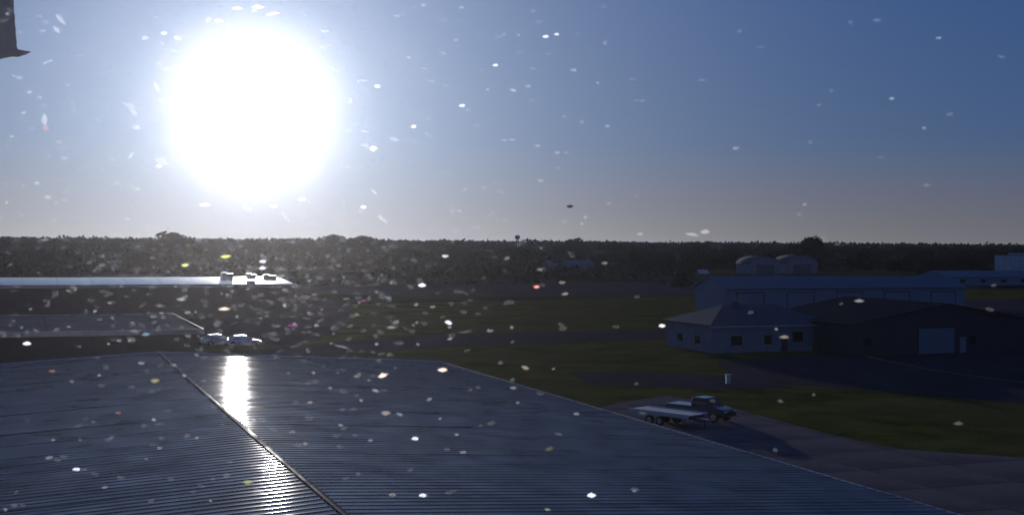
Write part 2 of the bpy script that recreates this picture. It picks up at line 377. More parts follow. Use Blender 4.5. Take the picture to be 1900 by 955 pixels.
# hip-roofed office
b = site('office_building', 1321, 655, 'pale grey low building with a hipped roof and small dark windows, beside the dark hangar')
Wd = width_to(1321, 655, 1543); Ln = 12.5; H, R = 3.5, 5.8
walls(b, Wd, Ln, H, MT['wall_grey']); o_ = .5; hx = 5.2
e0, e1, e2, e3 = (-o_, -o_, H), (Wd + o_, -o_, H), (Wd + o_, Ln + o_, H), (-o_, Ln + o_, H)
q0, q1 = (hx, Ln / 2, R), (Wd - hx, Ln / 2, R)
for pts in ((e0, e1, q1, q0), (e1, e2, q1), (e2, e3, q0, q1), (e3, e0, q0)): slabpoly('roof', pts, .1, MT['roof_slate'], b)
MB().box(-o_, -o_, H - .2, Wd + o_, -o_ + .08, H - .01).build('fascia', MT['wall_white'], b)
for x, z, w, h in ((3.6, 1.0, 1.5, 1.1), (12.8, 1.3, 1.4, 1.2), (8.3, 1.1, 1.0, 1.0)): win(b, x, z, w, h)
MB().box(10.3, -.06, .03, 11.3, -.002, 2.1).build('door', MT['wall_dark'], b)
MB().box(6.0, Ln / 2 - 1.6, R - 1.0, 6.6, Ln / 2 - 1.0, R + .6).build('chimney', MT['wall_dark'], b)
# side windows on the left wall
for y in (3.2, 8.0):
    f = MB().box(-.06, y, 1.0, -.002, y + 1.3, 2.0).build('window', MT['glass'], b)

# dark hangar with pale door
b = site('storage_hangar', 1578, 660, 'dark brown gabled hangar with one pale roll-up door near the right edge')
Wd = width_to(1578, 660, 1925); Ln = 22; H, R = 3.9, 6.4
walls(b, Wd, Ln, H, MT['wall_dark']); ridge_y(b, Wd, Ln, H, R, MT['roof_dark'], MT['wall_dark'], nse=0)
x0, x1 = width_to(1578, 660, 1704), width_to(1578, 660, 1770)
door(b, (x0 + x1) / 2, x1 - x0, 3.3)
win(b, 2.6, 1.2, 1.1, 1.0); win(b, x1 + 3.0, 1.2, 1.1, 1.0)
MB().box(x1 + .9, -.06, .03, x1 + 1.9, -.002, 2.1).build('entry_door', MT['wall_grey'], b)

# long blue-roofed hangar behind
b = site('long_hangar', 1345, 577, 'long low hangar with a blue metal roof behind the pale office building')
Wd = width_to(1345, 577, 1790); Ln = 13; H, R = 4.7, 7.0
walls(b, Wd, Ln, H, MT['wall_blue']); ridge_x(b, Wd, Ln, H, R, MT['roof_blue'], MT['wall_blue'], nse=44)
for k in range(5): door(b, 6 + k * (Wd - 12) / 4, 6.5, 3.7, m=MT['wall_blue'], ribs=4)

# arched hangars far off
def arched(x, y, Wd, H, R, label, Ln=13):
    b = site('arched_hangar', x, y, label, group='arched hangars in front of the trees')
    n = 12; pts = [(Wd / 2 - Wd / 2 * math.cos(math.pi * k / n), H + (R - H) * math.sin(math.pi * k / n)) for k in range(n + 1)]
    walls(b, Wd, Ln, H, MT['wall_grey'])
    v, f = [], []
    for yy in (-.3, Ln + .3):
        v += [(a, yy, c) for a, c in pts] + [(Wd/2 + (a - Wd/2) * 1.012, yy, c + .15) for a, c in pts]
    m_ = n + 1
    for k in range(n):
        f += [(k, k + 1, 2 * m_ + k + 1, 2 * m_ + k), (m_ + k, m_ + 2 * m_ + k, m_ + 2 * m_ + k + 1, m_ + k + 1), (k, m_ + k, m_ + k + 1, k + 1), (2*m_ + k, 2*m_ + k + 1, 3*m_ + k + 1, 3*m_ + k)]
    obj('roof', (v, f), MT['roof_grey'], b, True)
    for yy in (0, Ln - .2): MB().prism([(a, yy, c) for a, c in pts], (0, .2, 0)).build('gable', MT['wall_grey'], b)
    door(b, Wd / 2, Wd * .55, H * .9, ribs=4, m=MT['roof_grey'])
arched(1392, 508, 16.5, 4.6, 8.2, 'left one of two pale arched-roof hangars far off below the tall tree')
arched(1460, 507, 17.5, 4.6, 8.6, 'right one of two pale arched-roof hangars far off below the tall tree')

b = site('low_shed', 1760, 530, 'low pale blue roofed shed in front of the tall white warehouse at right')
Wd, Ln, H, R = 46, 18, 3.0, 5.0
walls(b, Wd, Ln, H, MT['wall_blue']); ridge_x(b, Wd, Ln, H, R, MT['roof_blue'], MT['wall_blue'], nse=30)
for k in range(4): win(b, 6 + 9 * k, 1.1, 2.0, 1.1)

b = site('white_warehouse', 1874, 521, 'tall white warehouse with a stepped top at the right edge')
walls(b, 7, 9, 10.2, MT['wall_white']); MB().box(.01, .01, 10.2, 6.99, 8.99, 10.45).build('roof', MT['roof_grey'], b)
MB().box(7.01, .5, 0, 20, 9, 11.2).build('annex', MT['wall_white'], b); MB().box(6.8, .3, 11.2, 20.2, 9.2, 11.45).build('roof', MT['roof_grey'], b)
for k in range(3): win(b, 9 + 3.4 * k, 7.5, 1.4, 1.2, y=.5)
door(b, 3.4, 3.2, 3.6)

b = site('farm_shed', 1022, 500, 'small far shed with a blue roof beside the wood at mid picture')
walls(b, 25, 12, 2.6, MT['wall_blue']); ridge_x(b, 25, 12, 2.6, 4.8, MT['roof_blue'], MT['wall_blue'], nse=16)

# left: two flat-roofed buildings whose roofs catch the low sun
def flat_building(name, cx, cy, H, Wd, fx, fy, label, wallm, roofm, slope=0.0):
    c = hit(cx, cy, H); f = hit(fx, fy, H); Ln = (f - c).dot(q)
    b = empty(name, (c.x - p.x * Wd, c.y - p.y * Wd, 0), RZ, label, 'building')
    walls(b, Wd, Ln, H - .5, wallm)
    n = int(Wd / 6)
    for k in range(n):                                            # membrane / metal roof in wide sheets, each a piece
        x0 = Wd * k / n
        s_ = MB().prism([(x0 + .03, -.3, H - .35), (x0 + Wd / n - .03, -.3, H - .35), (x0 + Wd / n - .03, Ln + .3, H - .35 + slope), (x0 + .03, Ln + .3, H - .35 + slope)], (0, 0, .2)).build('roof_panel', roofm, b)
    MB().box(-.3, -.36, H - .5, Wd + .3, -.302, H - .02).build('fascia', MT['trim'], b)
    MB().box(Wd + .302, -.36, H - .5, Wd + .36, Ln + .36, H - .02).build('fascia', MT['trim'], b)
    MB().box(-.3, Ln + .302, H - .5, Wd + .3, Ln + .36, H - .02).build('fascia', MT['trim'], b)
    return b, Wd, Ln
c1 = hit(547, 528, 6.0); W1, L1 = 76.0, 38.0
b1 = empty('terminal_building', (c1.x - p.x * W1, c1.y - p.y * W1, 0), RZ, 'far building with a thin bright curved metal roof under the sun', 'building')
walls(b1, W1, L1, 5.8, MT['wall_dark'])
NV = 24; arc = [(-.4 + (L1 + .8) * k / NV, 6.0 + .85 * math.sin(math.pi * k / NV) ** .9) for k in range(NV + 1)]
nP = 13
me = bpy.data.meshes.new('roof_panel'); w_ = W1 / nP
me.from_pydata([(x, y, z + dz) for dz in (0, -.12) for x in (.02, w_ - .02) for y, z in arc], [],
    [(k, NV + 1 + k, NV + 2 + k, k + 1) for k in range(NV)] + [(2 * NV + 2 + k, 2 * NV + 3 + k, 3 * NV + 4 + k, 3 * NV + 3 + k) for k in range(NV)] +
    [(0, 2 * NV + 2, 3 * NV + 3, NV + 1), (NV, 2 * NV + 1, 4 * NV + 3, 3 * NV + 2)]); me.materials.append(MT['roof_far'])
for pl in me.polygons: pl.use_smooth = len(pl.vertices) == 4 and pl.index < NV
for k in range(nP): link_mesh('roof_panel', me, None, b1).location = (k * w_, 0, random.uniform(-.02, .02))
for x in (0.01, W1 - .21): MB().prism([(x, y, z - .14) for y, z in arc[1:-1]] + [(x, L1 - .1, 5.8), (x, .1, 5.8)], (.2, 0, 0)).build('gable', MT['wall_dark'], b1)
MB().box(-.3, -.5, 5.62, W1 + .3, -.41, 5.98).build('fascia', MT['trim'], b1)
b2, W2, L2 = flat_building('workshop_building', 370, 609, 6.0, 52, 312, 581, 'nearer flat-roofed building at left with a dull grey roof ending in a point', MT['wall_dark'], MT['roof_grey'])
for k in range(5): win(b2, W2 - 4 - 8 * k, 2.0, 2.4, 1.4)
# rooftop units standing on the far building
def rtu(x, y, w, label):
    c = hit(x, y, 6.75); u = empty('rooftop_unit', (c.x, c.y, 6.7), RZ, label, 'air conditioner', 'rooftop units on the far flat roof')
    MB().box(-w/2, -1.1, .15, w/2, 1.1, 1.0).build('casing', MT['steel'], u)
    MB().box(-w/2 + .1, -1, 0, w/2 - .1, 1, .15).build('curb', MT['wall_dark'], u)
    MB().tube((-w/4, 0, 1.0), (-w/4, 0, 1.2), .45, .45, 14).build('fan_shroud', MT['steel'], u)
    for k in range(3): MB().box(-w/2 + .15, -1.14, .35 + k * .26, w/2 - .15, -1.101, .47 + k * .26).build('louvre', MT['wall_dark'], u)
rtu(421, 516, 2.2, 'leftmost and brightest rooftop unit under the sun')
rtu(466, 518, 1.6, 'middle small rooftop unit on the far flat roof')
rtu(500, 520, 2.2, 'rooftop unit nearest the right end of the far flat roof')

# ------------------------------------------------------------------ vehicles
def wheel(root, x, y, r=.34, w=.22):
    t = MB().tube((x, y - w/2, r), (x, y + w/2, r), r, r, 18).build('wheel', MT['tyre'], root)
    s_ = 1 if y > 0 else -1
    MB().tube((x, y + s_ * w/2, r), (x, y + s_ * (w/2 + .015), r), r * .62, r * .5, 12).build('rim', MT['rim'], t)
def loft(name, secs, m, root):                                    # sections: (x, half width low, half width top, z low, z top)
    mb = MB(); v = []
    for (x, wl, wt, z0, z1) in secs:
        zm = z0 + (z1 - z0) * .55
        v += [(x, -wl, z0), (x, -wl * 1.03, zm), (x, -wt, z1), (x, wt, z1), (x, wl * 1.03, zm), (x, wl, z0)]
    n = len(secs); f = [tuple(range(6))[::-1], tuple(range(6 * (n - 1), 6 * n))]
    for s_ in range(n - 1):
        for k in range(6): f.append((6*s_ + k, 6*s_ + (k + 1) % 6, 6*(s_ + 1) + (k + 1) % 6, 6*(s_ + 1) + k))
    mb.add(v, f); o = mb.build(name, m, root)
    md = o.modifiers.new('bevel', 'BEVEL'); md.width = .05; md.segments = 2
    return o
def car(loc, rz, paint, label, group=None, van=False):
    c = empty('delivery_van' if van else 'parked_car', loc, rz, label, 'van' if van else 'car', group)
    if van:
        loft('body', [(-2.6, .92, .86, .35, 2.1), (-2.5, .98, .9, .32, 2.25), (1.1, .98, .9, .32, 2.25), (1.7, .98, .86, .32, 1.95), (2.35, .95, .8, .35, 1.15), (2.65, .85, .75, .4, .95)], paint, c)
        MB().prism([(1.72, -.80, 1.96), (1.72, .80, 1.96), (2.33, .76, 1.22), (2.33, -.76, 1.22)], (.03, 0, .03)).build('windscreen', MT['glass'], c)
    else:
        loft('body', [(-2.25, .78, .70, .38, .78), (-2.15, .87, .80, .28, .92), (-1.2, .9, .82, .25, .95), (.9, .9, .82, .25, .94), (1.9, .88, .76, .27, .82), (2.2, .75, .66, .38, .66)], paint, c)
        loft('cabin', [(-1.95, .70, .60, .93, .97), (-1.25, .74, .58, .93, 1.42), (-.2, .76, .60, .93, 1.48), (.35, .76, .58, .93, 1.42), (1.15, .72, .62, .93, .97)], paint, c)
        for s_ in (1, -1):
            MB().prism([(-1.3, s_ * .755, .98), (.8, s_ * .755, .98), (.25, s_ * .66, 1.36), (-1.1, s_ * .66, 1.36)], (0, s_ * .02, 0)).build('side_window', MT['glass'], c)
        MB().prism([(.38, -.56, 1.40), (.38, .56, 1.40), (1.10, .64, 1.0), (1.10, -.64, 1.0)], (.03, 0, .03)).build('windscreen', MT['glass'], c)
        MB().prism([(-1.30, -.56, 1.40), (-1.30, .56, 1.40), (-1.90, .62, 1.0), (-1.90, -.62, 1.0)], (-.03, 0, .03)).build('rear_window', MT['glass'], c)
    X = 1.35 if not van else 1.65
    for x in (-X, X):
        for y in (-.82, .82): wheel(c, x, y)
    for y in (-.6, .6):
        MB().box((2.14 if not van else 2.6), y - .16, .58, (2.22 if not van else 2.68), y + .16, .72).build('headlight', MT['lamp'], c)
        MB().box((-2.25 if not van else -2.66), y - .14, .68, (-2.19 if not van else -2.58), y + .14, .82).build('tail_light', MT['tail'], c)
    return c
def gp(x, y, z=0.03): g = hit(x, y); return (g.x, g.y, z)
car(gp(404, 640), RZ + .25, MT['paint_silver'], 'silver car parked just beyond the bright roof edge, left of the white car', 'cars on the tarmac beyond the roof')
car(gp(452, 642), RZ - .1, MT['paint_white'], 'white car with a glaring roof parked just beyond the bright roof edge', 'cars on the tarmac beyond the roof')
car(gp(418, 582), RZ, MT['paint_white'], 'far white car in the sun glare between the two flat roofs', 'cars on the tarmac beyond the roof')
car(gp(336, 562), RZ + .1, MT['paint_silver'], 'silver car behind the nearer flat roof at left', 'cars on the tarmac beyond the roof')
car(gp(1305, 509), RZ, MT['paint_white'], 'small white van parked far off left of the arched hangars', None, True)

# pickup with a pale flat cover, beside the apron
g = hit(1300, 780)
pk = empty('pickup_truck', (g.x, g.y, .1), -rad(42), 'dark pickup truck parked behind the pale flat trailer beyond the roof edge', 'truck')
loft('body', [(-2.75, .9, .88, .45, 1.12), (-2.7, .96, .93, .38, 1.16), (.2, .97, .93, .38, 1.16), (.3, .97, .9, .38, 1.2), (1.9, .97, .86, .38, 1.18), (2.55, .95, .8, .4, 1.05), (2.75, .85, .7, .5, .9)], MT['paint_dark'], pk)
loft('cabin', [(-.35, .84, .72, 1.15, 1.75), (-.2, .86, .74, 1.15, 1.84), (.9, .86, .74, 1.15, 1.82), (1.65, .84, .76, 1.15, 1.24)], MT['paint_dark'], pk)
MB().prism([(.95, -.70, 1.79), (.95, .70, 1.79), (1.60, .76, 1.27), (1.60, -.76, 1.27)], (.03, 0, .03)).build('windscreen', MT['glass'], pk)
for s_ in (1, -1): MB().prism([(-.15, s_ * .865, 1.22), (1.3, s_ * .865, 1.22), (.8, s_ * .79, 1.72), (-.1, s_ * .79, 1.72)], (0, s_ * .02, 0)).build('side_window', MT['glass'], pk)
MB().box(1.2, -.98, .42, 2.5, .98, .5).build('running_board', MT['tyre'], pk)
for x in (-1.75, 1.8):
    for y in (-.86, .86): wheel(pk, x, y, .4, .26)
for y in (-.62, .62): MB().box(2.66, y - .17, .78, 2.75, y + .17, .95).build('headlight', MT['lamp'], pk)

g = hit(1238, 789)
tr_ = empty('flat_trailer', (g.x, g.y, .1), -rad(46), 'flat trailer with a pale deck parked at the edge of the concrete apron', 'trailer')
for k in range(7): MB().box(-2.9, -1.12 + k * .32, .98, 2.9, -1.12 + k * .32 + .305, 1.04 + random.uniform(0, .008)).build('plank', MT['cover'], tr_)
for y in (-1.16, 1.13): MB().box(-2.95, y, .80, 2.95, y + .05, 1.10).build('side_rail', MT['cover'], tr_)
MB().box(-2.8, -.8, .72, 2.8, .8, .94).build('chassis', MT['paint_dark'], tr_)
MB().prism([(2.8, -.6, .75), (2.8, .6, .75), (4.2, .06, .6), (4.2, -.06, .6)], (0, 0, .12)).build('drawbar', MT['paint_dark'], tr_)
MB().tube((3.6, 0, 0), (3.6, 0, .7), .04).build('jack', MT['paint_dark'], tr_)
for x in (-.9, .1):
    for y in (-1.0, 1.0): wheel(tr_, x, y, .36, .22)

# small pale utility post on the grass
g = hit(1351, 713); up_ = empty('utility_post', (g.x, g.y, 0), 0, 'small white utility pedestal standing in the grass before the forecourt', 'utility post')
MB().box(-.22, -.18, .1, .22, .18, .95).build('cabinet', MT['wall_white'], up_)
MB().prism([(-.27, -.23, .95), (.27, -.23, .95), (.27, .23, .95), (-.27, .23, .95)], (0, 0, .07)).build('cap', MT['wall_white'], up_)
MB().box(-.3, -.26, 0, .3, .26, .1).build('plinth', MT['concrete'], up_)

# ------------------------------------------------------------------ trees
def crown_mesh(seed, nleaf=1500, spread=1.0, m=None, sz=1.0):
    rnd = random.Random(seed); v, f = [], []
    lobes = [(Vector((rnd.gauss(0, .26), rnd.gauss(0, .26), rnd.uniform(.36, .86))), rnd.uniform(.13, .27)) for _ in range(11)]
    lobes.append((Vector((0, 0, .55)), .3))
    for _ in range(nleaf):
        c, r = rnd.choice(lobes)
        d = Vector((rnd.gauss(0, 1), rnd.gauss(0, 1), rnd.gauss(0, 1))).normalized()
        o = c + d * r * (rnd.random() ** .35); o.x *= spread; o.y *= spread
        if o.z < .12: continue
        s_ = rnd.uniform(.018, .045) * sz; a = Vector((rnd.gauss(0, 1), rnd.gauss(0, 1), rnd.gauss(0, 1))).normalized(); b = a.orthogonal().normalized(); t = a.cross(b)
        k = len(v); v += [o - b * s_ - t * s_ * .6, o + b * s_ - t * s_, o + b * s_ * .8 + t * s_, o - b * s_ + t * s_ * .8]; f.append((k, k + 1, k + 2, k + 3))
    me = bpy.data.meshes.new('crown'); me.from_pydata(v, [], f); me.update(); me.materials.append(m); return me
def trunk_mesh(seed):
    rnd = random.Random(seed); mb = MB(); mb.tube((0, 0, 0), (.01, 0, .3), .028, .02, 7); mb.tube((.01, 0, .3), (0, .01, .7), .02, .006, 6)
    for k in range(6):
        a = rnd.uniform(0, 6.28); z = rnd.uniform(.22, .5); mb.tube((.005, 0, z), (math.cos(a) * .25, math.sin(a) * .25, z + rnd.uniform(.12, .3)), .011, .003, 5)
    me = bpy.data.meshes.new('trunk'); me.from_pydata([tuple(a) for a in mb.v], [], mb.f); me.update(); me.materials.append(MT['bark']); return me
crowns = [crown_mesh(k, m=MT['leaf'] if k % 3 else MT['leaf2'], spread=1 + .12 * (k % 4)) for k in range(10)]
dense = [crown_mesh(40 + k, 5000, 1.1, MT['leaf'], .75) for k in range(3)]
trunks = [trunk_mesh(k) for k in range(4)]
def tree(x, y, h, label, group=None, wide=1.0, name='tree', k=None):
    e = empty(name, (x, y, 0), random.uniform(0, 6.28), label, 'tree', group)
    e.scale = (h * wide, h * wide, h)
    k = random.randrange(10) if k is None else k
    link_mesh('crown', dense[k % 3] if name == 'broad_tree' else crowns[k], None, e); link_mesh('trunk', trunks[k % 4], None, e)
    return e
rnd = random.Random(3)
rows = [(640, 40, 4, 9, 'trees of the nearest row before the far wood', 'dark leafy tree in the nearest row of the distant wood'),
        (860, 54, 6, 12, 'trees in the second row of the far wood', 'dark leafy tree in the middle of the distant wood'),
        (1180, 78, 9, 14.5, 'trees in the third row of the far wood', 'dark leafy tree towards the back of the distant wood'),
        (1650, 96, 11, 17, 'trees on the skyline', 'small dark tree making up the even skyline')]
for dist, n, h0, h1, grp, lab in rows:
    wdt = dist * .84
    for k in range(n):
        x = -wdt / 2 + wdt * (k + rnd.uniform(.1, .9)) / n; y = dist * rnd.uniform(.93, 1.07)
        if dist < 800 and x > .16 * dist and x < .25 * dist: y += 90
        if dist < 800 and x > .34 * dist: y += 60
        cl = noise.noise(Vector((x * .009, y * .02, dist * .01)))
        if dist < 1000 and cl < -.22: continue
        tree(x, y, (rnd.uniform(h0, h1) * .45 + (h0 + (h1 - h0) * min(1, max(0, .5 + cl * 1.3))) * .55), lab, grp, rnd.uniform(.95, 1.5))
def at(px, dist): 
    d = ray(px, 450); return d.x / d.y * dist
tree(at(338, 900), 900, 20.5, 'big round-headed tree rising above the skyline at left, under the sun', wide=1.55, name='broad_tree', k=4)
tree(at(1493, 900), 900, 20.5, 'tallest dark tree breaking the skyline at right', wide=1.0, name='broad_tree', k=7)
tree(at(1513, 905), 905, 18.5, 'shorter dark tree leaning against the tallest one at right', wide=.75, name='broad_tree', k=2)
tree(at(600, 1000), 1000, 18.2, 'left tree of the three joined crowns on the skyline right of the sun', wide=1.4, name='broad_tree', k=1)
tree(at(632, 1010), 1010, 19.4, 'middle and tallest of the three joined crowns right of the sun', wide=1.3, name='broad_tree', k=5)
tree(at(668, 1000), 1000, 18.6, 'right tree of the three joined crowns on the skyline right of the sun', wide=1.3, name='broad_tree', k=8)
tree(at(1068, 1300), 1300, 18.6, 'tree making a small bump on the skyline right of mid picture', wide=1.3, name='broad_tree', k=0)
tree(at(1713, 560), 560, 4.6, 'small upright dark tree by the low pale blue shed', wide=.7, name='small_tree', k=3)
# far wood beyond: one mass
v, f = [], []
rr = random.Random(5)
for k in range(26000):
    y = rr.uniform(1900, 3400); x = rr.uniform(-.5, .5) * y; hh = 15.5 + 5.5 * noise.noise(Vector((x * .012, y * .012, 0))) + 2.5 * noise.noise(Vector((x * .06, y * .05, 3)))
    o = Vector((x, y, rr.random() ** .5 * hh)); s_ = rr.uniform(1.2, 3.0)
    a = Vector((rr.gauss(0, 1), rr.gauss(0, 1), rr.gauss(0, 1))).normalized(); b = a.orthogonal().normalized(); t = a.cross(b)
    i = len(v); v += [o - b * s_ - t * s_ * .6, o + b * s_ - t * s_, o + b * s_ * .8 + t * s_, o - b * s_ + t * s_ * .8]; f.append((i, i + 1, i + 2, i + 3))
fw = obj('far_woodland', (v, f), MT['leaf']); tag(fw, 'distant belt of dark woodland along the whole horizon', 'woodland', kind='stuff')
# low scrub between rows
v, f = [], []
for k in range(30000):
    y = 400 + 1450 * rr.random() ** 1.5; x = rr.uniform(-.5, .5) * y
    if y < 720 and x > .14 * y: continue
    if y < 620 and noise.noise(Vector((x * .02, y * .035, 4))) < .06 + (620 - y) * .0011: continue
    hh = max(.4, 2.2 + 4.5 * noise.noise(Vector((x * .02, y * .01, 9)))); o = Vector((x, y, rr.random() * hh)); s_ = rr.uniform(.6, 1.6)
    a = Vector((rr.gauss(0, 1), rr.gauss(0, 1), rr.gauss(0, 1))).normalized(); b = a.orthogonal().normalized(); t = a.cross(b)
    i = len(v); v += [o - b * s_ - t * s_ * .6, o + b * s_ - t * s_, o + b * s_ * .8 + t * s_, o - b * s_ + t * s_ * .8]; f.append((i, i + 1, i + 2, i + 3))
sc = obj('scrub', (v, f), MT['leaf2']); tag(sc, 'low dark scrub filling the ground between the distant trees', 'scrub', kind='stuff')

# water tower on the skyline
wx = at(960, 1500); wt = empty('water_tower', (wx, 1500, 0), 0, 'tiny water tower standing above the skyline at mid picture', 'water tower')
mb = MB()
for a, b_, r_, s_ in ((17.5, 19, 1.2, 2.9), (19, 21.5, 2.9, 3.1), (21.5, 22.8, 3.1, .8)): mb.tube((0, 0, a), (0, 0, b_), r_, s_, 16)
mb.build('tank', MT['steel'], wt)
for k in range(4):
    a = math.pi / 4 + k * math.pi / 2; MB().tube((math.cos(a) * 3.4, math.sin(a) * 3.4, 0), (math.cos(a) * 2.3, math.sin(a) * 2.3, 19), .2, .2, 6).build('leg', MT['steel'], wt)
MB().tube((0, 0, 0), (0, 0, 17.5), .45, .45, 8).build('riser_pipe', MT['steel'], wt)

# ------------------------------------------------------------------ morning haze lying over the airfield
hm = bpy.data.materials.new('thin_haze'); hm.use_nodes = True
n, l = hm.node_tree.nodes, hm.node_tree.links
for a in list(n): n.remove(a)
oh_ = n.new('ShaderNodeOutputMaterial'); pv = n.new('ShaderNodeVolumePrincipled'); pv.inputs['Density'].default_value = 0.000012; pv.inputs['Anisotropy'].default_value = 0.6
pv.inputs['Color'].default_value = (.6, .72, 1, 1); l.new(pv.outputs[0], oh_.inputs['Volume'])
hz = MB().box(-9400, -700, -1, 9400, 18000, 27).build('haze', hm); tag(hz, 'thin bluish haze over the whole airfield', 'haze', kind='stuff')

# ------------------------------------------------------------------ the dirty window the view is taken through
PD = 0.8                                        # metres from the camera
win_ = empty('window', (0, PD, EYE.z), 0, 'dusty window pane spattered with small bright dried droplets in front of the whole view', 'window')
pm = bpy.data.materials.new('dusty_glass'); pm.use_nodes = True
n, l = pm.node_tree.nodes, pm.node_tree.links
for a in list(n): n.remove(a)
om = n.new('ShaderNodeOutputMaterial'); vs_ = n.new('ShaderNodeVolumeScatter'); vs_.inputs['Anisotropy'].default_value = .93; vs_.inputs['Color'].default_value = (.93, .92, 1, 1)
vs_.inputs['Density'].default_value = 0.011 / 0.006
l.new(vs_.outputs[0], om.inputs['Volume'])
MB().box(-1.3, 0, -.85, 1.3, .006, .75).build('glass', pm, win_)
fr = MB(); fr.box(-1.38, -.03, -.93, 1.38, .04, -.851); fr.box(-1.38, -.03, .751, 1.38, .04, .83); fr.box(-1.38, -.03, -.85, -1.301, .04, .75); fr.box(1.301, -.03, -.85, 1.38, .04, .75)
fr.build('frame', MT['frame'], win_)
def speck_mat(name, col, op):
    m = bpy.data.materials.new(name); m.use_nodes = True; n, l = m.node_tree.nodes, m.node_tree.links
    for a in list(n): n.remove(a)
    # a thin crust: most light goes straight through, part of it is scattered onward
    o = n.new('ShaderNodeOutputMaterial'); mx = n.new('ShaderNodeAddShader'); tr = n.new('ShaderNodeBsdfTransparent'); tl = n.new('ShaderNodeBsdfTranslucent')
    tr.inputs[0].default_value = (1 - .25 * op,) * 3 + (1,)
    tx = n.new('ShaderNodeTexNoise'); tx.inputs['Scale'].default_value = 900; tc = n.new('ShaderNodeTexCoord'); l.new(tc.outputs['Object'], tx.inputs[0])
    mr = n.new('ShaderNodeMapRange'); mr.inputs[3].default_value = op * .3; mr.inputs[4].default_value = op * 1.3; l.new(tx.outputs[0], mr.inputs[0])
    sc = n.new('ShaderNodeVectorMath'); sc.operation = 'SCALE'; sc.inputs[0].default_value = col; l.new(mr.outputs[0], sc.inputs['Scale']); l.new(sc.outputs[0], tl.inputs[0])
    l.new(tr.outputs[0], mx.inputs[0]); l.new(tl.outputs[0], mx.inputs[1]); l.new(mx.outputs[0], o.inputs[0]); return m
SM = {(c, k): speck_mat(f'droplet_or_glare_grain_{c}_{k}', col, op) for c, col in dict(white=(.9, .92, .98), warm=(.95, .8, .68), red=(.95, .45, .35), green=(.75, .95, .7), blue=(.5, .8, .95), pink=(.95, .25, .75), yellow=(.9, .9, .35)).items()
      for k, op in dict(faint=.10, mid=.34, strong=1.6).items()}
dk = bpy.data.materials.new('dark_grit'); dk.use_nodes = True; dk.node_tree.nodes['Principled BSDF'].inputs['Base Color'].default_value = (.05, .05, .06, 1); SM['dark', 'mid'] = dk
def crust(hole, seed, n_=12):                   # lens-shaped crust, 1 wide, .54 high, thin, ragged; pierced or dished at the middle
    rg = random.Random(seed); v, f = [], []; jit = [1 + rg.uniform(-.24, .2) for _ in range(n_)]
    for (s_, y) in ((hole, 0), (hole + (1 - hole) * .45, -.09), (1, 0), (hole + (1 - hole) * .45, .09)):
        for k in range(n_):
            a = 2 * math.pi * k / n_; r = jit[k] / (abs(math.cos(a)) ** 1.25 + abs(math.sin(a)) ** 1.25) ** (1 / 1.25)
            v.append((math.cos(a) * r * s_ * .5, y, math.sin(a) * r * s_ * .27))
    for s_ in range(4):
        for k in range(n_): f.append((s_ * n_ + k, s_ * n_ + (k + 1) % n_, ((s_ + 1) % 4) * n_ + (k + 1) % n_, ((s_ + 1) % 4) * n_ + k))
    return v, f
SHAPES = {}
for k in range(5): SHAPES['ring', k] = crust(.34, k); SHAPES['dot', k] = crust(.02, 20 + k)
meshes = {}
def speck(px, py, w, h, c='white', k='mid', shape='ring', rot=0.0, st=None):
    shape = (shape, random.randrange(5)); d = ray(px, py); t = (PD - .004) / d.y; o = d * t; s_ = w / F * PD
    if st is not None:
        M_ = Matrix.Rotation(-rot, 3, 'Y'); b = len(st[0])
        st[0].extend([tuple(o - Vector((0, PD, 0)) + M_ @ Vector((a * s_, b_ * s_ * .5, c_ * (h / F * PD) / .54))) for a, b_, c_ in SHAPES[shape][0]])
        st[1].extend([tuple(i + b for i in q_) for q_ in SHAPES[shape][1]]); return
    if (shape, c, k) not in meshes:
        me = bpy.data.meshes.new('droplet_or_glare_grain'); me.from_pydata(SHAPES[shape][0], [], SHAPES[shape][1]); me.materials.append(SM[c, k])
        for pl in me.polygons: pl.use_smooth = True
        meshes[shape, c, k] = me
    ob = link_mesh('droplet_or_glare_grain', meshes[shape, c, k], None, win_); ob.location = o - Vector((0, PD, 0)); ob.scale = (s_, s_ * .5, h / F * PD / .54); ob.rotation_euler = (0, -rot, 0)
